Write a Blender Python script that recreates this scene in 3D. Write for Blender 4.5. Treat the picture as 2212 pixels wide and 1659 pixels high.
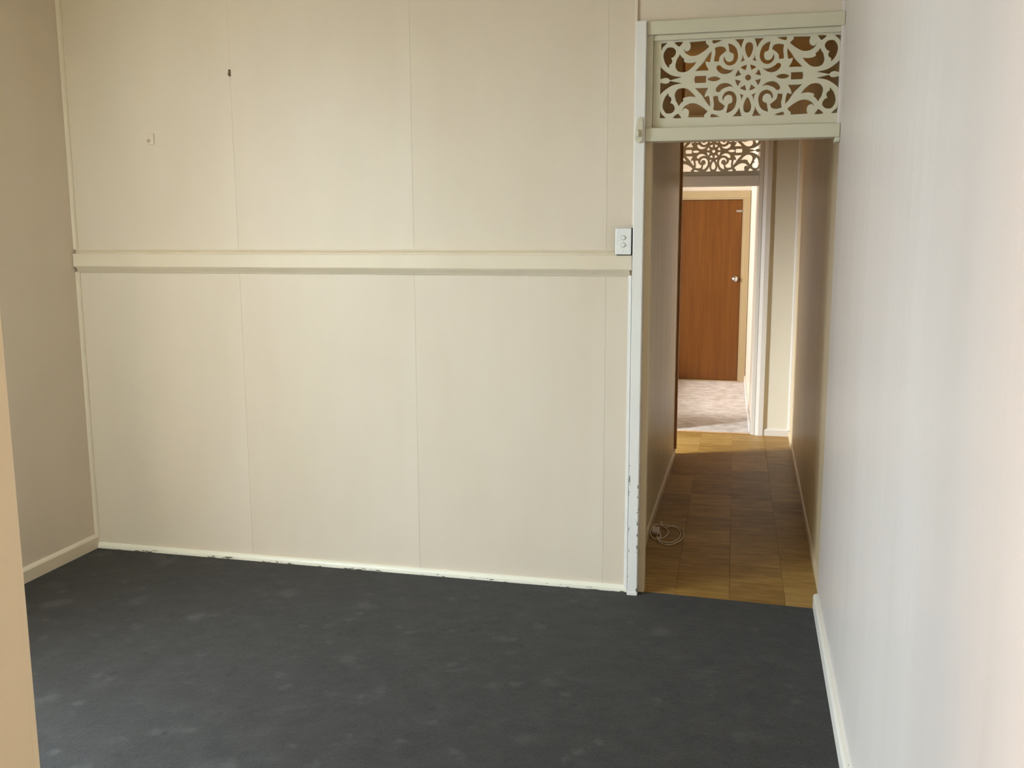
import bpy, bmesh, math, random
from mathutils import Vector, Matrix
random.seed(7)
PI = math.pi
for o in list(bpy.data.objects): bpy.data.objects.remove(o, do_unlink=True)
S = bpy.context.scene
C = S.collection

# ------------------------------------------------------------------ camera
cd = bpy.data.cameras.new('camera'); cam = bpy.data.objects.new('camera', cd); C.objects.link(cam)
cd.sensor_fit = 'HORIZONTAL'; cd.sensor_width = 36.0; cd.lens = 36.0*2084.36/2212.0
cd.clip_start = 0.02; cd.clip_end = 100
YAW, PITCH, ROLL = 0.23864, 0.15823, -0.0039
cr_ = Vector((math.cos(YAW), math.sin(YAW), 0)); cf_ = Vector((-math.sin(YAW), math.cos(YAW), 0)); cu_ = Vector((0, 0, 1))
f2 = cf_*math.cos(PITCH) - cu_*math.sin(PITCH); u2 = cu_*math.cos(PITCH) + cf_*math.sin(PITCH)
r3 = cr_*math.cos(ROLL) + u2*math.sin(ROLL); u3 = u2*math.cos(ROLL) - cr_*math.sin(ROLL)
M = Matrix((r3, u3, -f2)).transposed().to_4x4(); M.translation = Vector((-0.35245, -4.33348, 1.68))
cam.matrix_world = M
S.camera = cam

# ------------------------------------------------------------------ world, lights, exposure
W = bpy.data.worlds.new('sky'); S.world = W; W.use_nodes = True
bg = W.node_tree.nodes['Background']; bg.inputs[0].default_value = (0.80, 0.90, 1.0, 1); bg.inputs[1].default_value = 0.6

def area(name, loc, target, sx, sy, power, col, spread=PI):
    ld = bpy.data.lights.new(name, 'AREA'); ld.shape = 'RECTANGLE'; ld.size = sx; ld.size_y = sy
    ld.energy = power; ld.color = col; ld.spread = spread
    o = bpy.data.objects.new(name, ld); C.objects.link(o); o.location = loc
    d = Vector(target) - Vector(loc); o.rotation_euler = d.to_track_quat('-Z', 'Z').to_euler()
    return o
# daylight outside each window of the house (none of the windows is in frame)
area('daylight_room', (-4.25, -2.72, 2.12), (-2.65, -2.52, 0.0), 1.7, 1.5, 500, (0.70, 0.88, 1.02))
area('daylight_kitchen', (-3.9, 1.80, 2.15), (-0.3, 3.45, 0.6), 0.40, 1.1, 900, (0.84, 0.94, 1.0))
area('daylight_hall', (-4.3, 5.0, 1.9), (-0.5, 5.2, 1.0), 1.0, 1.4, 285, (0.95, 0.96, 0.98))
area('daylight_rear', (-4.05, -4.15, 1.75), (-1.0, -4.1, 1.3), 1.25, 1.3, 150, (1.0, 0.80, 0.62))
vs = S.view_settings
vs.view_transform = 'Standard'; vs.look = 'None'; vs.gamma = 1.0; vs.use_curve_mapping = False
vs.exposure = 0.0

# ------------------------------------------------------------------ materials
def s2l(c): c /= 255.0; return c/12.92 if c <= 0.04045 else ((c+0.055)/1.055)**2.4
def RGB(r, g, b): return (s2l(r), s2l(g), s2l(b), 1)
class NT:
    def __init__(s, name):
        s.m = bpy.data.materials.new(name); s.m.use_nodes = True; s.t = s.m.node_tree; s.b = s.t.nodes['Principled BSDF']
    def n(s, t, **k):
        x = s.t.nodes.new(t)
        for a, v in k.items():
            if a.startswith('i_'):
                key = a[2:]; key = int(key) if key.isdigit() else key
                x.inputs[key].default_value = v
            else: setattr(x, a, v)
        return x
    def l(s, a, b): s.t.links.new(a, b)
    def coord(s, scale=(1, 1, 1), rand=False):
        tc = s.n('ShaderNodeTexCoord'); mp = s.n('ShaderNodeMapping'); mp.inputs['Scale'].default_value = scale
        if rand:
            oi = s.n('ShaderNodeObjectInfo'); ad = s.n('ShaderNodeVectorMath', operation='ADD'); mu = s.n('ShaderNodeMath', operation='MULTIPLY', i_1=37.0)
            s.l(oi.outputs['Random'], mu.inputs[0]); s.l(tc.outputs['Object'], ad.inputs[0]); s.l(mu.outputs[0], ad.inputs[1]); s.l(ad.outputs[0], mp.inputs[0])
        else: s.l(tc.outputs['Object'], mp.inputs[0])
        return mp.outputs[0]
    def noise(s, co, scale, detail=3, rough=0.5):
        x = s.n('ShaderNodeTexNoise'); x.inputs['Scale'].default_value = scale; x.inputs['Detail'].default_value = detail; x.inputs['Roughness'].default_value = rough
        s.l(co, x.inputs['Vector']); return x.outputs['Fac']
    def ramp(s, fac, stops):
        x = s.n('ShaderNodeValToRGB'); e = x.color_ramp.elements
        e[0].position, e[0].color = stops[0]; e[1].position, e[1].color = stops[-1]
        for p, c in stops[1:-1]: q = e.new(p); q.color = c
        s.l(fac, x.inputs[0]); return x.outputs[0]
    def mix(s, fac, a, b, mode='MIX'):
        x = s.n('ShaderNodeMix', data_type='RGBA', blend_type=mode)
        for v, i in ((fac, 0), (a, 6), (b, 7)):
            if hasattr(v, 'is_output'): s.l(v, x.inputs[i])
            else: x.inputs[i].default_value = v
        return x.outputs[2]
    def math(s, op, a, b=None):
        x = s.n('ShaderNodeMath', operation=op)
        for v, i in ((a, 0), (b, 1)):
            if v is None: continue
            if hasattr(v, 'is_output'): s.l(v, x.inputs[i])
            else: x.inputs[i].default_value = v
        return x.outputs[0]
    def bump(s, h, strength, dist=0.01):
        x = s.n('ShaderNodeBump'); x.inputs['Strength'].default_value = strength; x.inputs['Distance'].default_value = dist
        s.l(h, x.inputs['Height']); s.l(x.outputs[0], s.b.inputs['Normal'])
    def base(s, v):
        if hasattr(v, 'is_output'): s.l(v, s.b.inputs['Base Color'])
        else: s.b.inputs['Base Color'].default_value = v
    def done(s, rough, spec=0.5):
        s.b.inputs['Roughness'].default_value = rough; s.b.inputs['Specular IOR Level'].default_value = spec; return s.m

def paint(name, c1, c2, rough=0.45, bump=0.25, stretch=(1.2, 1.2, 0.25), spec=0.4, scale=3.0):
    t = NT(name); co = t.coord(stretch); n = t.noise(co, scale, 3)
    t.base(t.ramp(n, [(0.3, c1), (0.7, c2)]))
    f = t.noise(t.coord(), 160, 2); h = t.math('ADD', t.math('MULTIPLY', n, 1.0), t.math('MULTIPLY', f, 0.02))
    t.bump(h, bump, 0.03); return t.done(rough, spec)
wall_m = paint('cream_wall_paint', RGB(224, 208, 187), RGB(229, 214, 195), 0.42, 0.22)
right_m = paint('pale_wall_paint', RGB(212, 199, 190), RGB(217, 205, 197), 0.38, 0.20, (1.0, 1.6, 0.18))
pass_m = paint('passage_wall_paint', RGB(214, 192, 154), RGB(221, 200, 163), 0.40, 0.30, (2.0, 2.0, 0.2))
ceil_m = paint('ceiling_paint', RGB(222, 206, 172), RGB(226, 211, 178), 0.7, 0.1)
trim_m = paint('offwhite_gloss_paint', RGB(212, 205, 180), RGB(218, 211, 188), 0.35, 0.10, (1, 1, 0.5))
rail_m = paint('rail_paint', RGB(228, 213, 189), RGB(233, 219, 196), 0.38, 0.08)
grey_trim_m = paint('pale_trim_paint', RGB(226, 219, 210), RGB(232, 226, 218), 0.35, 0.1, (1, 1, 0.5))
nib_m = paint('warm_cream_paint', RGB(244, 227, 190), RGB(248, 232, 198), 0.5, 0.15)

def chipped(name, c, chip, edge_x=None, zmax=0.03, thr=0.62, sc=(9, 9, 30)):
    """old paint with a few chips: noise-shaped spots kept to the worn edges"""
    t = NT(name); tc = t.n('ShaderNodeTexCoord'); sp = t.n('ShaderNodeSeparateXYZ'); t.l(tc.outputs['Object'], sp.inputs[0])
    n = t.noise(t.coord(sc), 4, 4, 0.6)
    m = t.math('GREATER_THAN', n, thr)
    m = t.math('MULTIPLY', m, t.math('LESS_THAN', sp.outputs['Z'], zmax))
    if edge_x: m = t.math('MULTIPLY', m, t.math('GREATER_THAN', t.math('ABSOLUTE', sp.outputs['X']), edge_x))
    t.base(t.mix(m, c, chip)); t.bump(t.math('SUBTRACT', 1.0, m), 0.6, 0.002); return t.done(0.4, 0.4)
skirt_m = chipped('worn_skirting_paint', RGB(238, 231, 212), RGB(120, 110, 96), None, 0.014, 0.60, (4, 8, 20))
post_m = chipped('chipped_white_paint', RGB(240, 235, 228), RGB(128, 124, 116), 0.0165, 0.62, 0.578, (10, 10, 7))
base_m = chipped('baseboard_paint', RGB(226, 218, 206), RGB(150, 140, 120), None, 0.2, 0.74, (10, 3, 10))

def carpet():
    t = NT('charcoal_carpet'); co = t.coord()
    big = t.noise(co, 1.6, 4, 0.55); mid = t.noise(t.coord((1, 1, 1)), 9, 4, 0.65); fine = t.noise(co, 260, 2)
    c = t.ramp(mid, [(0.30, RGB(31, 27, 23)), (0.46, RGB(42, 38, 34)), (0.60, RGB(50, 46, 42)), (0.74, RGB(66, 62, 58))])
    c = t.mix(t.math('MULTIPLY', big, 0.5), c, RGB(36, 32, 28))
    c = t.mix(0.38, c, t.ramp(fine, [(0.3, RGB(22, 20, 18)), (0.7, RGB(66, 62, 58))]))
    def spots(scale, cut, col, amount, dist):
        nonlocal c
        vo = t.n('ShaderNodeTexVoronoi'); vo.inputs['Scale'].default_value = scale; t.l(co, vo.inputs['Vector'])
        d = t.math('ADD', vo.outputs['Distance'], t.math('MULTIPLY', t.noise(co, dist, 3), 0.45))
        x = t.n('ShaderNodeMapRange'); x.inputs['From Min'].default_value = cut+0.10; x.inputs['From Max'].default_value = cut-0.06; t.l(d, x.inputs['Value'])
        c = t.mix(t.math('MULTIPLY', x.outputs[0], amount), c, col)
    spots(3.2, 0.34, RGB(74, 70, 66), 0.60, 14)
    spots(7.0, 0.33, RGB(72, 68, 64), 0.50, 30)
    spots(9.5, 0.30, RGB(20, 18, 16), 0.55, 34)
    t.base(c); t.bump(t.math('ADD', t.math('MULTIPLY', fine, 0.6), mid), 0.5, 0.006)
    t.b.inputs['Sheen Weight'].default_value = 0.12; t.b.inputs['Sheen Roughness'].default_value = 0.4
    return t.done(0.85, 0.25)
carpet_m = carpet()
def hall_carpet():
    t = NT('beige_mottled_carpet'); co = t.coord((1, 1, 1)); n = t.noise(co, 9, 4, 0.65); f = t.noise(co, 240, 2)
    c = t.ramp(n, [(0.32, RGB(190, 176, 164)), (0.55, RGB(216, 204, 195)), (0.7, RGB(228, 218, 210))])
    t.base(t.mix(t.math('MULTIPLY', f, 0.25), c, RGB(160, 142, 126))); t.bump(f, 0.5, 0.004); return t.done(0.95, 0.1)
hallcarpet_m = hall_carpet()
def vinyl():
    t = NT('tan_vinyl_tile'); oi = t.n('ShaderNodeObjectInfo')
    co = t.coord((1, 4.5, 1), True); n = t.noise(co, 6.5, 5, 0.6); n2 = t.noise(t.coord((1, 1, 1), True), 9, 3)
    c = t.ramp(n, [(0.32, RGB(106, 73, 22)), (0.5, RGB(156, 117, 50)), (0.68, RGB(194, 153, 86))])
    tone = t.ramp(oi.outputs['Random'], [(0.0, RGB(126, 90, 28)), (0.5, RGB(154, 116, 48)), (1.0, RGB(194, 157, 94))])
    c = t.mix(0.5, c, tone); c = t.mix(t.math('MULTIPLY', n2, 0.25), c, RGB(140, 100, 56))
    t.base(c); t.bump(n2, 0.08, 0.004); return t.done(0.45, 0.28)
vinyl_m = vinyl()
def wood(name, c1, c2, c3, rough=0.35):
    t = NT(name); co = t.coord((14, 14, 0.7)); n = t.noise(co, 2.2, 5, 0.6); g = t.noise(t.coord((60, 60, 1.6)), 3, 3)
    c = t.ramp(n, [(0.3, c1), (0.5, c2), (0.72, c3)]); t.base(t.mix(t.math('MULTIPLY', g, 0.25), c, c1)); t.bump(g, 0.08, 0.002); return t.done(rough, 0.45)
door_m = wood('orange_brown_veneer', RGB(102, 58, 13), RGB(113, 66, 17), RGB(124, 76, 24))
stain_m = wood('stained_timber', RGB(196, 146, 92), RGB(206, 156, 102), RGB(214, 166, 112), 0.45)
def plain(name, c, rough, spec=0.5, metal=0.0):
    t = NT(name); n = t.noise(t.coord(), 40, 2); d = tuple(x*0.93 for x in c[:3]) + (1,)
    t.base(t.ramp(n, [(0.3, d), (0.7, c)])); t.b.inputs['Metallic'].default_value = metal; return t.done(rough, spec)
plastic_m = plain('white_plastic', RGB(246, 246, 240), 0.3)
cord_m = plain('white_cord_plastic', RGB(238, 222, 200), 0.45)
chrome_m = plain('chrome', RGB(215, 215, 212), 0.22, 0.5, 1.0)
dark_m = plain('shadow_gap_and_prong', RGB(60, 54, 46), 0.8)  # dark tone for plug prongs and the painted shadow gap at the switch
backing_m = plain('wall_backing', RGB(168, 156, 136), 0.9, 0.1)
glass_frame_m = plain('window_paint', RGB(236, 236, 230), 0.4)
subfloor_m = plain('tile_grout', RGB(128, 94, 56), 0.8, 0.2)

# ------------------------------------------------------------------ builders
def box(bm, x0, x1, y0, y1, z0, z1, bev=0.0, seg=2):
    v = [bm.verts.new((x, y, z)) for x in (x0, x1) for y in (y0, y1) for z in (z0, z1)]
    fs = [(0, 1, 3, 2), (4, 6, 7, 5), (0, 4, 5, 1), (2, 3, 7, 6), (0, 2, 6, 4), (1, 5, 7, 3)]
    F = [bm.faces.new([v[i] for i in f]) for f in fs]
    if bev > 0:
        es = list({e for f in F for e in f.edges})
        bmesh.ops.bevel(bm, geom=es, offset=bev, segments=seg, affect='EDGES', profile=0.5)
def prism(bm, prof, a0, a1, axis):
    """prof: 2-D outline; axis 'x': prof=(y,z); 'y': prof=(x,z); 'z': prof=(x,y)"""
    def P(p, a): return {'x': (a, p[0], p[1]), 'y': (p[0], a, p[1]), 'z': (p[0], p[1], a)}[axis]
    A = [bm.verts.new(P(p, a0)) for p in prof]; B = [bm.verts.new(P(p, a1)) for p in prof]; n = len(prof)
    bm.faces.new(A); bm.faces.new(B[::-1])
    for i in range(n): bm.faces.new((A[i], A[(i+1) % n], B[(i+1) % n], B[i]))
def lathe(bm, prof, seg=24):
    """prof: (radius, y) pairs, axis along -y"""
    rings = []
    for r, y in prof:
        rings.append([bm.verts.new((r*math.cos(2*PI*k/seg), y, r*math.sin(2*PI*k/seg))) for k in range(seg)] if r > 1e-6 else [bm.verts.new((0, y, 0))])
    for a, b in zip(rings, rings[1:]):
        for k in range(seg):
            j = (k+1) % seg
            if len(a) == 1: bm.faces.new((a[0], b[k], b[j]))
            elif len(b) == 1: bm.faces.new((a[k], a[j], b[0]))
            else: bm.faces.new((a[k], a[j], b[j], b[k]))
def tube(bm, pts, r, n=8):
    pts = [Vector(p) for p in pts]; rings = []
    for i, p in enumerate(pts):
        t = (pts[min(i+1, len(pts)-1)] - pts[max(i-1, 0)]).normalized(); a = Vector((0, 0, 1)) if abs(t.z) < 0.9 else Vector((1, 0, 0))
        u = t.cross(a).normalized(); w = t.cross(u)
        rings.append([bm.verts.new(p + (u*math.cos(2*PI*k/n) + w*math.sin(2*PI*k/n))*r) for k in range(n)])
    for a, b in zip(rings, rings[1:]):
        for k in range(n): bm.faces.new((a[k], a[(k+1) % n], b[(k+1) % n], b[k]))
    bm.faces.new(rings[0][::-1]); bm.faces.new(rings[-1])
def obj(name, bm, mat, parent=None, loc=(0, 0, 0), smooth=False):
    """bm is in world coordinates; loc becomes the origin"""
    bmesh.ops.recalc_face_normals(bm, faces=bm.faces[:])
    me = bpy.data.meshes.new(name); bm.to_mesh(me); bm.free(); me.materials.append(mat)
    if smooth:
        for p in me.polygons: p.use_smooth = True
    return link(name, me, parent, loc, shift=True)
def world_of(o):
    v = Vector(o.location)
    while o.parent: o = o.parent; v = v + Vector(o.location)
    return v
def link(name, me, parent=None, loc=(0, 0, 0), shift=False):
    if shift: me.transform(Matrix.Translation(-Vector(loc)))
    o = bpy.data.objects.new(name, me); C.objects.link(o)
    if parent: o.parent = parent; o.location = Vector(loc) - world_of(parent)
    else: o.location = loc
    return o
def tag(o, label, cat, group=None, kind=None):
    o['label'] = label; o['category'] = cat
    if group: o['group'] = group
    if kind: o['kind'] = kind
    return o
def empty(name, loc, label, cat, kind=None):
    o = bpy.data.objects.new(name, None); C.objects.link(o); o.location = loc; o.empty_display_size = 0.1
    return tag(o, label, cat, None, kind)
def B(*a, bev=0.0): bm = bmesh.new(); box(bm, *a, bev=bev); return bm
def PR(prof, a0, a1, axis): bm = bmesh.new(); prism(bm, prof, a0, a1, axis); return bm
def ctr(*a): return ((a[0]+a[1])/2, (a[2]+a[3])/2, a[4])
def part(name, parent, mat, *a, bev=0.0): return obj(name, B(*a, bev=bev), mat, parent, ctr(*a))
def struct(name, label, cat, mat, *boxes):
    bm = bmesh.new()
    for b in boxes: box(bm, *b)
    return tag(obj(name, bm, mat, None, ctr(*boxes[0])), label, cat, None, 'structure')

XL, XJ, YN, CZ = -3.71, -0.846, -3.2, 3.0
XP = 0.0245            # passage right wall
YW, YF, YD = 2.84, 3.73, 6.57

# ------------------------------------------------------------------ floors and ceilings
fl = struct('floor', 'charcoal grey carpet over the front room, mottled with pale smudges', 'floor', carpet_m, (XL-0.12, 0.12, -7.1, -0.03, -0.1, 0.002))
bm = bmesh.new()     # strip of the carpet up to the slightly skewed edge at the passage
prism(bm, [(XL-0.12, -0.03), (0.03, -0.03), (0.03, -0.027), (-0.03, -0.0245), (-0.395, -0.009), (-0.775, 0.008), (-0.86, 0.008), (-0.86, 0.0), (XL-0.12, 0.0)], -0.003, 0.002, 'z')
obj('carpet_edge', bm, carpet_m, fl, (-0.8, 0, 0))
sub = struct('floor.001', 'tan patterned vinyl tile floor of the narrow passage', 'floor', subfloor_m, (-3.3, 0.12, -0.03, YF+0.02, -0.1, -0.0035))
ANG = -0.0125
def tile_mesh(w, d):
    b = bmesh.new(); box(b, -w/2, w/2, -d/2, d/2, -0.006, 0.0)
    top = [e for e in b.edges if all(abs(v.co.z) < 1e-6 for v in e.verts)]
    bmesh.ops.bevel(b, geom=top, offset=0.0006, segments=1, affect='EDGES')
    bmesh.ops.recalc_face_normals(b, faces=b.faces[:])
    m = bpy.data.meshes.new('floor_tile'); b.to_mesh(m); b.free(); m.materials.append(vinyl_m); return m
TW = 0.25; full = tile_mesh(TW-0.0008, TW-0.0008)
phase = [0.005, 0.045, -0.02, -0.03]
for ci in range(-8, 4):
    ph = phase[ci] if 0 <= ci < 4 else random.uniform(-0.05, 0.05)
    for k in range(-1, 16):
        cy = ph + k*TW + TW/2 ; x0 = -0.8845 + ci*TW
        if ci < 0 and cy < 1.9: continue
        y0, y1 = max(cy-TW/2, -0.027), min(cy+TW/2, YF-0.004)
        if y1-y0 < 0.012: continue
        xe = XP-0.001-ANG*(y0+y1)/2 if ci == 3 else x0+TW
        xs = XJ+0.001-ANG*(y0+y1)/2 if ci == 0 and (y0+y1)/2 < YW else x0
        skew = lambda yy: ANG*yy
        cxm, cym = (xs+xe)/2 + skew((y0+y1)/2), (y0+y1)/2
        me = full if (abs(xe-xs-TW) < 1e-6 and abs(y1-y0-TW) < 1e-6) else tile_mesh(xe-xs-0.0008, y1-y0-0.0008)
        o = link('floor_tile', me, sub, (cxm, cym, 0.0)); o.rotation_euler = (0, 0, -ANG)
hallfloor = struct('floor.002', 'pale beige mottled carpet in the hall beyond the passage', 'floor', hallcarpet_m, (-1.7, 0.2, YF+0.02, YD+0.3, -0.1, 0.002))
th = obj('threshold_strip', PR([(YF+0.008, 0.0), (YF+0.028, 0.0), (YF+0.024, 0.006), (YF+0.012, 0.006)], -1.0, -0.29, 'x'), stain_m, hallfloor, (-0.65, YF+0.02, 0))
struct('ceiling', 'plain cream ceiling above the front room', 'ceiling', ceil_m, (XL-0.12, 0.12, -7.1, 0.12, CZ, CZ+0.1))
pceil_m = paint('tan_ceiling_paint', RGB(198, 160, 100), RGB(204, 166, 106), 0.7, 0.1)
struct('ceiling.001', 'tan ceiling above the passage', 'ceiling', pceil_m, (-3.4, 0.2, 0.12, YF+0.05, 2.92, 3.02))
struct('ceiling.002', 'cream ceiling above the bright hall', 'ceiling', ceil_m, (-1.7, 0.2, YF+0.05, 6.9, 2.92, 3.02))

# ------------------------------------------------------------------ back wall with sheet panels
wb = struct('wall_back', 'cream panelled back wall with thin vertical sheet joints', 'wall', backing_m,
            (XL-0.12, XJ, 0.009, 0.12, -0.05, CZ), (XJ, 0.02, 0.009, 0.12, 2.553, CZ))
jx = [XL, -2.787, -1.878, -0.970, XJ]
def panel(x0, x1, z0, z1):
    b = bmesh.new(); box(b, x0+0.0002, x1-0.0002, 0.0, 0.0088, z0, z1)
    es = [e for e in b.edges if all(abs(v.co.y) < 1e-6 for v in e.verts)]
    bmesh.ops.bevel(b, geom=es, offset=0.0004, segments=1, affect='EDGES')
    obj('wall_panel', b, wall_m, wb, ((x0+x1)/2, 0, z0))
for a, b_ in zip(jx, jx[1:]): panel(a, b_, 0.0, 1.530)
for a, b_ in zip(jx, jx[1:]): panel(a, b_, 1.532, CZ)
panel(XJ, 0.0, 2.50, CZ)
# corner and joint cover beads
bead = [(0, 0), (0.018, 0), (0.017, -0.006), (0.013, -0.012), (0.007, -0.016), (0, -0.017)]
t1 = tag(obj('trim_1', PR([(XL+x, y) for x, y in bead], 0.03, 1.475, 'z'), rail_m, None, (XL, 0, 0.03)), 'cream quarter round bead in the left corner below the rail', 'moulding', None, 'structure')
t2 = tag(obj('trim_2', PR([(XL+x, y) for x, y in bead], 1.59, CZ, 'z'), rail_m, None, (XL, 0, 1.59)), 'cream quarter round bead in the left corner above the rail', 'moulding', None, 'structure')
qb = [(-0.853, 0), (-0.870, 0), (-0.869, -0.008), (-0.864, -0.015), (-0.858, -0.018), (-0.853, -0.019)]
tag(obj('trim_3', PR(qb, 0.02, 1.478, 'z'), grey_trim_m, None, (-0.86, 0, 0.02)), 'off-white quarter round bead beside the doorway post, below the rail', 'moulding', None, 'structure')
tag(obj('trim_4', PR([(-0.845, 0), (-0.858, 0), (-0.857, -0.007), (-0.852, -0.010), (-0.845, -0.010)], 1.70, CZ, 'z'), wall_m, None, (-0.85, 0, 1.7)), 'slim cream cover strip above the light switch beside the doorway', 'moulding', None, 'structure')
# picture rail / chair rail
rail = empty('trim_5', (-2.28, 0, 1.475), 'wide cream moulded rail running along the back wall', 'rail', 'structure')
prof = [(0, 1.502), (-0.027, 1.502), (-0.030, 1.506), (-0.030, 1.566), (-0.027, 1.5695), (0, 1.5695)]
obj('rail_board', PR(prof, XL+0.002, -0.852, 'x'), rail_m, rail, (-2.28, 0, 1.5))
prof = [(0, 1.5695), (-0.006, 1.5695), (-0.006, 1.572), (-0.0075, 1.576), (-0.0115, 1.582), (-0.0155, 1.586), (-0.0155, 1.588), (-0.013, 1.590), (0, 1.590)]
obj('cap_moulding', PR(prof, XL+0.014, -0.926, 'x'), rail_m, rail, (-2.28, 0, 1.57))
prof = [(0, 1.502), (-0.0285, 1.502), (-0.0265, 1.499), (-0.0085, 1.479), (-0.0075, 1.476), (-0.0045, 1.474), (0, 1.474)]
obj('lower_moulding', PR(prof, XL+0.014, -0.862, 'x'), rail_m, rail, (-2.28, 0, 1.48))
# skirting of the back wall
q = [(0, 0.0), (-0.020, 0.0), (-0.020, 0.008), (-0.018, 0.017), (-0.013, 0.025), (-0.006, 0.030), (0, 0.031)]
tag(obj('baseboard_back', PR(q, XL+0.012, -0.853, 'x'), skirt_m, None, (-2.28, 0, 0)), 'cream quarter round skirting with paint chips along the back wall', 'skirting', None, 'structure')

# ------------------------------------------------------------------ left wall (its window is outside the frame)
RY0, RY1 = -4.75, -3.45
WY0, WY1, WZ0, WZ1 = -3.18, -1.94, 0.78, 2.12
struct('wall_left', 'shaded cream side wall at the left', 'wall', wall_m,
       (XL-0.12, XL, WY1, 0.009, -0.05, CZ), (XL-0.12, XL, -7.1, RY0, -0.05, CZ), (XL-0.12, XL, RY1, WY0, -0.05, CZ), (XL-0.12, XL, RY0, RY1, -0.05, 0.90), (XL-0.12, XL, RY0, RY1, 2.15, CZ), (XL-0.12, XL, WY0, WY1, -0.05, WZ0), (XL-0.12, XL, WY0, WY1, WZ1, CZ))
def window(name, label, axis, c, a0, a1, z0, z1, mullions=1):
    """white sash frame set in an opening; axis 'x': wall plane x=c, spans y a0..a1; 'y': wall plane y=c, spans x"""
    e = empty(name, (c, (a0+a1)/2, z0) if axis == 'x' else ((a0+a1)/2, c, z0), label, 'window', 'structure')
    def bar(n, p0, p1, q0, q1):
        a = (c-0.03, c+0.03, p0, p1, q0, q1) if axis == 'x' else (p0, p1, c-0.03, c+0.03, q0, q1)
        part(n, e, glass_frame_m, *a, bev=0.004)
    bar('frame_stile', a0, a0+0.045, z0, z1); bar('frame_stile', a1-0.045, a1, z0, z1)
    bar('frame_rail', a0+0.045, a1-0.045, z0, z0+0.05); bar('frame_rail', a0+0.045, a1-0.045, z1-0.045, z1)
    for k in range(mullions):
        m = a0 + (a1-a0)*(k+1)/(mullions+1); bar('mullion', m-0.02, m+0.02, z0+0.05, z1-0.045)
window('window_1', 'white framed window in the left wall', 'x', XL-0.06, WY0, WY1, WZ0, WZ1)
# left baseboard
q = [(XL, 0), (XL+0.016, 0), (XL+0.016, 0.060), (XL+0.012, 0.068), (XL+0.004, 0.076), (XL, 0.077)]
tag(obj('baseboard_left', PR(q, YN, 0.0, 'y'), rail_m, None, (XL, -1.6, 0)), 'low cream bevelled baseboard along the shaded left wall', 'skirting', None, 'structure')

# near wall nib with its jamb lining, seen at the left edge
XN = -1.369
nib = struct('wall_front', 'warm cream wall end standing close at the left edge', 'wall', nib_m, (XL-0.02, XN-0.012, -3.34, YN, -0.05, CZ))
obj('jamb_lining', B(XN-0.012, XN, -3.345, YN+0.001, 0.0, 2.95, bev=0.0015), nib_m, nib, (XN, -3.27, 0))
obj('edge_bead', B(XN-0.07, XN-0.006, YN, YN+0.020, 0.0, 2.95, bev=0.003), nib_m, nib, (XN-0.03, YN, 0))

# ------------------------------------------------------------------ right wall
wr = struct('wall_right', 'pale white painted wall at the right, close to the viewer', 'wall', backing_m, (0.009, 0.15, -7.1, 0.0, -0.05, CZ), (XP, 0.15, 0.0, 0.002, -0.05, CZ))
jy = [0.0, -0.17, -1.08, -1.99, -2.90, -3.81, -4.72, -5.63, -6.54, -7.1]
for a, b_ in zip(jy, jy[1:]):
    b = bmesh.new(); box(b, 0.0, 0.0088, b_+0.0002, a-0.0002, 0.0, CZ)
    if a == 0.0: pass
    es = [e for e in b.edges if all(abs(v.co.x) < 1e-6 for v in e.verts)]
    bmesh.ops.bevel(b, geom=es, offset=0.0003, segments=1, affect='EDGES')
    obj('wall_panel', b, right_m, wr, (0, (a+b_)/2, 0))
q = [(0, 0.0), (-0.019, 0.0), (-0.0195, 0.060), (-0.017, 0.066), (-0.012, 0.069), (0, 0.072)]
tag(obj('baseboard_right', PR(q, -7.1, -0.022, 'y'), base_m, None, (0, -2, 0)), 'white worn baseboard along the right wall', 'skirting', None, 'structure')
tag(obj('trim_6', PR([(0, 0.0), (0, -0.028), (-0.007, -0.027), (-0.012, -0.022), (-0.014, -0.012), (-0.014, 0.0)], 2.04, CZ, 'z'), right_m, None, (0, -0.01, 2.04)), 'short pale corner bead on the right wall beside the fretwork', 'moulding', None, 'structure')

# ------------------------------------------------------------------ near doorway: post, stop, header, transom bar
d1 = empty('door_1', (-0.42, 0, 0), 'off-white doorway frame with chipped post and transom bar at the passage', 'doorway', 'structure')
part('post', d1, post_m, -0.8475, -0.8025, -0.05, 0.05, 0.0, 2.553, bev=0.003)
part('post_foot', d1, post_m, -0.849, -0.8015, -0.052, -0.049, 0.0, 0.018, bev=0.001)
part('door_stop', d1, pass_m, -0.8025, -0.7745, 0.0, 0.055, 0.0, 2.056, bev=0.002)
part('upper_stop', d1, trim_m, -0.8025, -0.776, -0.022, 0.06, 2.112, 2.497, bev=0.002)
part('header', d1, trim_m, -0.8025, -0.001, -0.034, 0.05, 2.497, 2.553, bev=0.003)
part('header_bead', d1, trim_m, -0.776, -0.001, -0.018, -0.004, 2.474, 2.497, bev=0.004)
part('transom_bar', d1, trim_m, -0.8025, -0.001, -0.036, 0.055, 2.055, 2.112, bev=0.004)
part('bracket', d1, trim_m, -0.020, -0.001, -0.03, 0.05, 2.036, 2.0545, bev=0.003)
catch = obj('catch', PR([(-0.844, 2.065), (-0.838, 2.052), (-0.826, 2.047), (-0.815, 2.053), (-0.811, 2.07), (-0.811, 2.135), (-0.814, 2.15), (-0.822, 2.156), (-0.832, 2.150), (-0.838, 2.120)], -0.062, -0.05, 'y'), trim_m, d1, (-0.827, -0.056, 2.1))
b = bmesh.new(); lathe(b, [(0.0001, -0.079), (0.006, -0.077), (0.0085, -0.072), (0.007, -0.066), (0.0075, -0.0615)], 16)
for v in b.verts: v.co.x -= 0.829; v.co.z = v.co.z*2.0 + 2.088
obj('catch_knob', b, trim_m, catch, (-0.829, -0.07, 2.088), True)

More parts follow.
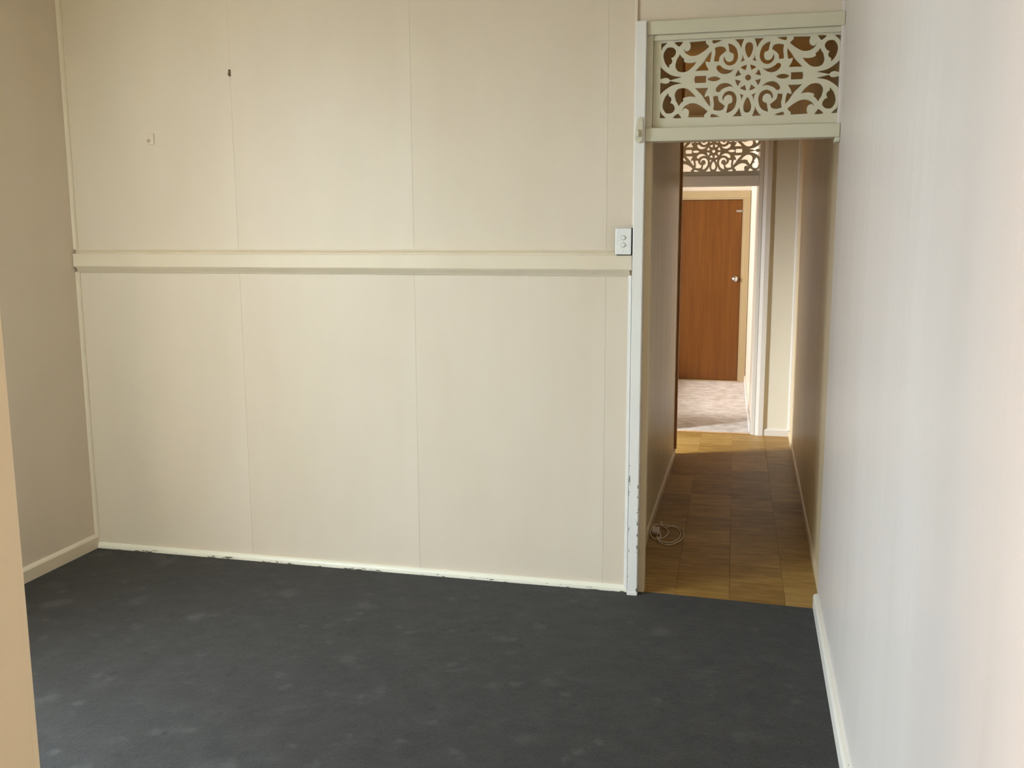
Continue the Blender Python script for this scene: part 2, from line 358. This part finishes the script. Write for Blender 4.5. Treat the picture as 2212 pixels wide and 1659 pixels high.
# ------------------------------------------------------------------ fretwork (cut board, pattern traced as holes of one quarter, mirrored)
Q = [
 [(-3659, 1549), (-3407, 1556), (-3498, 1469), (-3590, 1383), (-3653, 1241)],
 [(-3493, 1234), (-3402, 1347), (-3253, 1368), (-3122, 1325), (-3035, 1195), (-3060, 1069), (-3133, 973), (-3235, 932), (-3196, 858), (-3184, 767), (-3238, 678), (-3303, 654), (-3310, 517), (-3444, 669), (-3523, 854), (-3555, 1019), (-3538, 1145)],
 [(-3108, 1551), (-2942, 1579), (-2737, 1569), (-2809, 1473), (-2881, 1378), (-2994, 1446)],
 [(-2459, 1547), (-2128, 1558), (-1779, 1569), (-1795, 1471), (-1720, 1414), (-1644, 1329), (-1823, 1176), (-2040, 1042), (-2223, 978), (-2408, 986), (-2558, 1056), (-2662, 1151), (-2703, 1279), (-2635, 1177), (-2543, 1182), (-2452, 1241), (-2418, 1365), (-2429, 1456)],
 [(-2865, 1070), (-2778, 948), (-2674, 863), (-2700, 782), (-2624, 725), (-2438, 690), (-2235, 708), (-2162, 741), (-2251, 600), (-2395, 462), (-2523, 367), (-2689, 328), (-2876, 354), (-2990, 450), (-3040, 597), (-3016, 741), (-2981, 867), (-2909, 972)],
 [(-1547, 1128), (-1551, 949), (-1583, 770), (-1617, 682), (-1700, 712), (-1793, 725), (-1751, 561), (-1674, 432), (-1645, 358), (-1949, 362), (-2189, 353), (-2027, 519), (-1865, 692), (-1706, 937)],
 [(-1522, 1556), (-1450, 1580), (-1249, 1570), (-1121, 1564), (-1283, 1491), (-1446, 1446), (-1502, 1475)],
 [(-1404, 1265), (-1278, 1304), (-1095, 1304), (-984, 1245), (-935, 1118), (-1068, 1017), (-1193, 897), (-1233, 701), (-1425, 718), (-1411, 871), (-1380, 1049)],
 [(-862, 1418), (-697, 1366), (-549, 1243), (-471, 1061), (-446, 864), (-495, 688), (-600, 567), (-762, 520), (-909, 562), (-1003, 674), (-1035, 800), (-1001, 906), (-961, 779), (-877, 695), (-767, 672), (-659, 730), (-618, 854), (-641, 998), (-779, 1057), (-819, 1202)],
 [(-1274, 541), (-1164, 537), (-1070, 443), (-903, 364), (-738, 330), (-594, 369), (-699, 266), (-843, 200), (-1025, 189), (-1174, 249), (-1287, 362), (-1317, 471)],
 [(-595, 1566), (-216, 1574), (-266, 1444), (-307, 1303), (-321, 1197), (-389, 1343), (-502, 1490)],
 [(-249, 927), (-218, 801), (-161, 709), (-330, 645), (-271, 767)],
 [(-3668, 587), (-3552, 455), (-3343, 300), (-3115, 191), (-2759, 122), (-3019, 68), (-3243, 22), (-3319, 89), (-3451, 122), (-3601, 91), (-3667, 75)],
]
def smooth(P, sharp=60):
    """Catmull-Rom through the outline, corners sharper than `sharp` degrees kept"""
    n = len(P); out = []
    V = [Vector(p) for p in P]
    def corner(i):
        a = (V[i]-V[i-1]).normalized(); b = (V[(i+1) % n]-V[i]).normalized()
        return a.dot(b) < math.cos(math.radians(sharp))
    K = [corner(i) for i in range(n)]
    for i in range(n):
        p1, p2 = V[i], V[(i+1) % n]; p0 = p1 if K[i] else V[i-1]; p3 = p2 if K[(i+1) % n] else V[(i+2) % n]
        if K[i]: p0 = p1*2-p2 if K[(i+1) % n] else p1 - (p2-p1)*0.5
        if K[(i+1) % n]: p3 = p2*2-p1 if K[i] else p2 + (p2-p1)*0.5
        for k in range(5):
            t = k/5.0
            out.append(0.5*((2*p1) + (p2-p0)*t + (2*p0-5*p1+4*p2-p3)*t*t + (3*p1-p0-3*p2+p3)*t**3))
    return [(v.x, v.y) for v in out]
def fret_mesh():
    holes = []
    for P in Q:
        s = [(x*1e-4, z*1e-4) for x, z in smooth(P)]
        for sx in (1, -1):
            for sz in (1, -1): holes.append([(x*sx, z*sz) for x, z in s])
    # axis shapes: teardrop top/bottom, bar and eye left/right, star
    tear = smooth([(0, 1425), (90, 1400), (150, 1300), (158, 1171), (125, 1010), (55, 860), (0, 800), (-55, 860), (-125, 1010), (-158, 1171), (-150, 1300), (-90, 1400)])
    for sz in (1, -1): holes.append([(x*1e-4, z*1e-4*sz) for x, z in tear])
    eye = smooth([(-1681, 0), (-1590, 62), (-1420, 98), (-1260, 70), (-1130, 0), (-1260, -70), (-1420, -98), (-1590, -62)])
    for sx in (1, -1):
        holes.append([(x*1e-4*sx, z*1e-4) for x, z in eye])
        holes.append([(x*1e-4*sx, z*1e-4) for x, z in [(-2190, 145), (-1737, 145), (-1737, -145), (-2190, -145), (-2215, -60), (-2235, 0), (-2215, 60)]])
    for k in range(8):
        a = (k+0.5)*PI/4; pts = [(0.0318*math.cos(a), 0.0318*math.sin(a))]
        for j in range(7):
            t = a + math.radians(-15.5 + 31*j/6.0); pts.append((0.0525*math.cos(t), 0.0525*math.sin(t)))
        holes.append(pts)
    holes.append([(0.0118*math.cos(2*PI*k/20), 0.0118*math.sin(2*PI*k/20)) for k in range(20)])
    cu = bpy.data.curves.new('fret', 'CURVE'); cu.dimensions = '2D'; cu.fill_mode = 'BOTH'; cu.extrude = 0.0045; cu.offset = -0.001; cu.bevel_depth = 0.001; cu.bevel_resolution = 0
    W_, H_ = 0.398, 0.1955
    for P in [[(-W_, -H_), (W_-0.021, -H_), (W_-0.021, H_-0.022), (-W_, H_-0.022)]] + holes:
        sp = cu.splines.new('POLY'); sp.points.add(len(P)-1); sp.use_cyclic_u = True
        for p, (x, z) in zip(sp.points, P): p.co = (x, z, 0, 1)
    o = bpy.data.objects.new('tmp', cu); C.objects.link(o)
    dg = bpy.context.evaluated_depsgraph_get(); me = bpy.data.meshes.new_from_object(o.evaluated_get(dg))
    bpy.data.objects.remove(o, do_unlink=True); bpy.data.curves.remove(cu)
    me.transform(Matrix.Rotation(PI/2, 4, 'X')); me.name = 'fretwork_panel'; me.materials.clear(); me.materials.append(trim_m); return me
fm = fret_mesh()
fw = link('fretwork_panel', fm, None, (-0.3775, 0.004, 2.3105))
tag(fw, 'large off-white scrolled timber fretwork panel above the near doorway', 'fretwork')
fw2 = link('fretwork_panel', fm, None, (-0.6495, YF+0.045, 2.298))
tag(fw2, 'smaller looking scrolled fretwork panel backlit above the far doorway', 'fretwork')

# ------------------------------------------------------------------ passage walls, kitchen shell
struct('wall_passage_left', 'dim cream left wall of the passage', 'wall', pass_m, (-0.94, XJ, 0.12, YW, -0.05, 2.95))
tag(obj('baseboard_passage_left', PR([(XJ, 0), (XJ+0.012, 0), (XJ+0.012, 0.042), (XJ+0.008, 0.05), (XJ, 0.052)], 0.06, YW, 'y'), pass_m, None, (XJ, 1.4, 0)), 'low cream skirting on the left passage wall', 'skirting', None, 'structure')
tag(obj('trim_7', B(XJ-0.11, XJ+0.018, YW-0.008, YW+0.02, 0.052, 2.95, bev=0.003), stain_m, None, (XJ, YW, 0.052)), 'brown stained edge strip ending the left passage wall', 'moulding', None, 'structure')
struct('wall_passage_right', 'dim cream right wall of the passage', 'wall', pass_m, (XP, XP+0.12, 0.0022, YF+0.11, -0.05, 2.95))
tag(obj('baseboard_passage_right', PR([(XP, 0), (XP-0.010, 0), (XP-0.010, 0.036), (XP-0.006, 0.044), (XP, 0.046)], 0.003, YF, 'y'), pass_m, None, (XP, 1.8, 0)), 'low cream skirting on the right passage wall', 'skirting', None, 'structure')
tag(obj('trim_8', PR([(XP, YF), (XP-0.018, YF), (XP-0.016, YF-0.009), (XP-0.009, YF-0.016), (XP, YF-0.018)], 0.05, 2.92, 'z'), grey_trim_m, None, (XP, YF, 0)), 'pale corner bead at the far end of the passage right wall', 'moulding', None, 'structure')
KX = -3.3
struct('wall_kitchen_left', 'cream kitchen wall out of sight left of the passage', 'wall', wall_m, (KX-0.1, KX, 0.12, 1.55, -0.05, 2.95), (KX-0.1, KX, 2.15, YF+0.1, -0.05, 2.95), (KX-0.1, KX, 1.55, 2.15, -0.05, 0.8), (KX-0.1, KX, 1.55, 2.15, 1.95, 2.95))
window('window_2', 'white framed window beside the passage, out of sight', 'x', KX-0.05, 1.55, 2.15, 0.8, 1.95, 0)

# ------------------------------------------------------------------ far wall with the second doorway
DX0, DX1 = -1.02, -0.2855
far_m = paint('far_cream_paint', RGB(228, 221, 204), RGB(233, 227, 212), 0.42, 0.15)
struct('wall_passage_far', 'pale cream wall facing the far end of the passage', 'wall', far_m,
       (DX1+0.03, XP, YF, YF+0.1, -0.05, 2.95), (KX, DX0-0.03, YF, YF+0.1, -0.05, 2.95), (DX0-0.03, DX1+0.03, YF, YF+0.1, 2.52, 2.95))
tag(obj('baseboard_passage_far', PR([(YF, 0), (YF-0.014, 0), (YF-0.014, 0.046), (YF-0.010, 0.054), (YF, 0.057)], -0.186, XP-0.01, 'x'), grey_trim_m, None, (-0.08, YF, 0)), 'short cream skirting right of the far doorway', 'skirting', None, 'structure')
d2 = empty('door_2', (-0.65, YF, 0), 'pale timber frame of the far doorway with moulded casing', 'doorway', 'structure')
part('jamb', d2, grey_trim_m, DX1, DX1+0.03, YF-0.004, YF+0.104, 0.0, 2.52, bev=0.002)
part('jamb', d2, grey_trim_m, DX0-0.03, DX0, YF-0.004, YF+0.104, 0.0, 2.52, bev=0.002)
for s, x in ((1, DX1), (-1, DX0)):
    pr = [(x+s*0.034, YF), (x+s*0.034, YF-0.010), (x+s*0.060, YF-0.021), (x+s*0.096, YF-0.021), (x+s*0.098, YF-0.018), (x+s*0.098, YF)]
    obj('casing', PR(pr, 0.0, 2.58, 'z'), grey_trim_m, d2, (x, YF, 0))
part('head_casing', d2, grey_trim_m, DX0-0.03, DX1+0.033, YF-0.021, YF, 2.505, 2.58, bev=0.003)
part('head_jamb', d2, grey_trim_m, DX0, DX1, YF-0.004, YF+0.104, 2.478, 2.52, bev=0.002)
part('transom_bar', d2, grey_trim_m, DX0, DX1, YF-0.004, YF+0.10, 2.020, 2.104, bev=0.004)

tan_m = paint('tan_beige_gloss_paint', RGB(172, 150, 112), RGB(180, 158, 120), 0.4, 0.08)
# ------------------------------------------------------------------ hall beyond, with the brown door
b = bmesh.new()
prism(b, [(-0.3395, YD+0.02), (-0.287, YF+0.10), (-0.15, YF+0.10), (-0.15, YD+0.02)], -0.05, 2.95, 'z')
tag(obj('wall_hall_right', b, wall_m, None, (-0.3, 5, 0)), 'bright white hall wall seen edge-on beside the brown door', 'wall', None, 'structure')
b = bmesh.new(); prism(b, [(-0.3395, YD), (-0.29, YF+0.105), (-0.302, YF+0.105), (-0.3515, YD)], 0.0, 0.075, 'z')
tag(obj('baseboard_hall_right', b, grey_trim_m, None, (-0.3, 5, 0)), 'white baseboard of the bright hall wall', 'skirting', None, 'structure')
HX = -1.55
struct('wall_hall_left', 'cream hall wall out of sight behind the passage wall', 'wall', wall_m, (HX-0.1, HX, YF+0.1, 4.55, -0.05, 2.95), (HX-0.1, HX, 6.35, YD+0.1, -0.05, 2.95), (HX-0.1, HX, 4.55, 6.35, -0.05, 0.35), (HX-0.1, HX, 4.55, 6.35, 2.55, 2.95))
window('window_3', 'white framed hall window out of sight', 'x', HX-0.05, 4.55, 6.35, 0.35, 2.55, 1)
DL, DR = -1.20, -0.4255
struct('wall_hall_far', 'cream wall around the brown door', 'wall', wall_m, (HX-0.1, DL-0.03, YD+0.01, YD+0.11, -0.05, 2.95), (DR+0.03, -0.15, YD+0.01, YD+0.11, -0.05, 2.95), (DL-0.03, DR+0.03, YD+0.01, YD+0.11, 2.03, 2.95))
struct('wall_hall_behind', 'blank wall behind the brown door', 'wall', wall_m, (HX, 0.0, YD+0.2, YD+0.25, -0.05, 2.95))
d3 = empty('door_3', (-0.81, YD, 0), 'orange-brown flush timber door with a round silver knob at the hall end', 'door', 'structure')
leaf = part('door_leaf', d3, door_m, DL+0.003, DR-0.003, YD+0.022, YD+0.06, 0.012, 1.994, bev=0.002)
part('jamb', d3, tan_m, DR, DR+0.03, YD-0.004, YD+0.10, 0.0, 2.03, bev=0.002)
part('jamb', d3, tan_m, DL-0.03, DL, YD-0.004, YD+0.10, 0.0, 2.03, bev=0.002)
part('head_jamb', d3, tan_m, DL, DR, YD-0.004, YD+0.10, 1.998, 2.03, bev=0.002)
part('casing', d3, tan_m, DR+0.018, DR+0.082, YD-0.018, YD+0.008, 0.0, 2.016, bev=0.003)
part('casing', d3, tan_m, DL-0.082, DL-0.018, YD-0.018, YD+0.008, 0.0, 2.016, bev=0.003)
part('head_casing', d3, tan_m, DL-0.082, DR+0.082, YD-0.018, YD+0.008, 2.016, 2.088, bev=0.003)
part('sill', d3, tan_m, DL, DR, YD-0.02, YD+0.07, 0.0, 0.010, bev=0.002)
b = bmesh.new(); lathe(b, [(0.0001, -0.062), (0.012, -0.061), (0.022, -0.055), (0.026, -0.046), (0.024, -0.036), (0.014, -0.028), (0.011, -0.016), (0.012, -0.010), (0.029, -0.008), (0.033, -0.003), (0.033, 0.0)], 24)
for v in b.verts: v.co += Vector((-0.483, YD+0.022, 1.139))
obj('door_knob', b, chrome_m, leaf, (-0.483, YD, 1.139), True)
b = bmesh.new(); box(b, -0.489, -0.430, YD+0.016, YD+0.022, 1.862, 1.886, bev=0.001)
for x in (-0.484, -0.462, -0.440): box(b, x-0.005, x+0.005, YD+0.006, YD+0.017, 1.864, 1.884, bev=0.002)
tube(b, [(-0.486, YD+0.010, 1.874), (-0.432, YD+0.010, 1.874)], 0.004); tube(b, [(-0.474, YD+0.010, 1.874), (-0.474, YD+0.004, 1.884)], 0.003)
obj('barrel_bolt', b, chrome_m, leaf, (-0.46, YD, 1.874))

# ------------------------------------------------------------------ small things on the back wall
sw = empty('light_switch', (-0.889, -0.01, 1.628), 'white double rocker light switch beside the doorway post', 'light switch')
part('shadow_gap_block', sw, dark_m, -0.919, -0.853, -0.034, 0.0, 1.5672, 1.6865)  # mounting block coloured dark to paint the shadow under the cover plate
part('cover_plate', sw, plastic_m, -0.9245, -0.8545, -0.044, -0.033, 1.571, 1.686, bev=0.003)
for z in (1.645, 1.613):
    b = bmesh.new(); lathe(b, [(0.0001, -0.0495), (0.006, -0.0492), (0.0088, -0.0480), (0.0098, -0.0440)], 20)
    for v in b.verts: v.co += Vector((-0.889, 0, z)); 
    ro = obj('rocker', b, plastic_m, sw, (-0.889, -0.04, z), True)
    ring = bmesh.new(); lathe(ring, [(0.0100, -0.0444), (0.0112, -0.0444), (0.0112, -0.0430), (0.0100, -0.0430)], 20)
    for v in ring.verts: v.co += Vector((-0.889, 0, z))
    obj('rocker_ring', ring, backing_m, ro, (-0.889, -0.038, z))
for z in (1.671, 1.586):
    b = bmesh.new(); lathe(b, [(0.0001, -0.0448), (0.003, -0.0447), (0.0035, -0.0440)], 12)
    for v in b.verts: v.co += Vector((-0.889, 0, z))
    obj('screw_cap', b, plastic_m, sw, (-0.889, -0.038, z), True)

hook_m = plain('tarnished_metal', RGB(118, 104, 80), 0.6)
hk = empty('picture_hook', (-2.789, 0, 2.426), 'tiny dark metal hook high on the back wall', 'hook')
part('hook_plate', hk, hook_m, -2.7945, -2.7835, -0.004, 0.0, 2.411, 2.441, bev=0.001)
b = bmesh.new(); tube(b, [(-2.789, -0.004, 2.419), (-2.789, -0.010, 2.414), (-2.789, -0.015, 2.417), (-2.789, -0.016, 2.425)], 0.002); obj('hook_arm', b, hook_m, hk, (-2.789, -0.01, 2.42))
part('nail', hk, hook_m, -2.793, -2.787, -0.008, -0.003, 2.434, 2.441, bev=0.001)
ah = empty('wall_hook', (-3.235, 0, 2.13), 'painted-over cream adhesive hook on the back wall near the left corner', 'hook')
part('hook_plate', ah, wall_m, -3.2535, -3.2165, -0.005, 0.0, 2.103, 2.157, bev=0.002)
b = bmesh.new(); tube(b, [(-3.243, -0.005, 2.128), (-3.243, -0.014, 2.116), (-3.243, -0.020, 2.114), (-3.243, -0.022, 2.124)], 0.004); obj('hook_arm', b, wall_m, ah, (-3.243, -0.012, 2.12))

# ------------------------------------------------------------------ white cord and plug on the passage floor
pc = empty('power_cord', (-0.77, 0.92, 0), 'white coiled power cord with plug lying on the passage tiles', 'cord')
b = bmesh.new(); box(b, -0.822, -0.784, 0.885, 0.945, 0.001, 0.030, bev=0.005)
plug = obj('plug', b, cord_m, pc, (-0.80, 0.915, 0.0))
b = bmesh.new()
for x in (-0.812, -0.797): box(b, x-0.001, x+0.001, 0.868, 0.886, 0.010, 0.018)
obj('prong', b, dark_m, plug, (-0.80, 0.877, 0.014))
def cat(P, n=8):
    V = [Vector(p) for p in P]; o = []
    for i in range(len(V)-1):
        p0, p1, p2, p3 = V[max(i-1, 0)], V[i], V[i+1], V[min(i+2, len(V)-1)]
        for k in range(n):
            t = k/n; o.append(0.5*((2*p1)+(p2-p0)*t+(2*p0-5*p1+4*p2-p3)*t*t+(3*p1-p0-3*p2+p3)*t**3))
    return o + [V[-1]]
loop1 = [(-0.784, 0.92, 0.012), (-0.772, 0.84, 0.004), (-0.800, 0.80, 0.004), (-0.828, 0.86, 0.006), (-0.830, 0.97, 0.010), (-0.815, 1.05, 0.008), (-0.780, 1.04, 0.006), (-0.745, 0.98, 0.004), (-0.735, 0.90, 0.008), (-0.752, 0.83, 0.004), (-0.780, 0.805, 0.009)]
loop2 = [(-0.780, 0.805, 0.009), (-0.760, 0.77, 0.004), (-0.72, 0.75, 0.004), (-0.685, 0.79, 0.004), (-0.668, 0.87, 0.004), (-0.672, 0.96, 0.004), (-0.700, 1.03, 0.004), (-0.745, 1.05, 0.008), (-0.785, 1.07, 0.004), (-0.790, 1.13, 0.004)]
loop3 = [(-0.790, 0.83, 0.013), (-0.772, 0.76, 0.004), (-0.73, 0.715, 0.004), (-0.69, 0.74, 0.004), (-0.655, 0.82, 0.004), (-0.648, 0.92, 0.004), (-0.665, 1.01, 0.004), (-0.715, 1.06, 0.004), (-0.755, 1.01, 0.010)]
b = bmesh.new(); tube(b, cat(loop1 + loop2[1:]), 0.0032); obj('cord', b, cord_m, pc, (-0.75, 0.9, 0), True)
b = bmesh.new(); tube(b, cat(loop3), 0.0028); obj('cord', b, cord_m, pc, (-0.7, 0.88, 0), True)

# ------------------------------------------------------------------ rear of the room behind the camera
struct('wall_rear', 'plain cream wall behind the viewer', 'wall', wall_m, (XL, 0.009, -7.1, -7.0, -0.05, CZ))
window('window_4', 'white framed window in the left wall behind the viewer', 'x', XL-0.06, RY0, RY1, 0.90, 2.15)
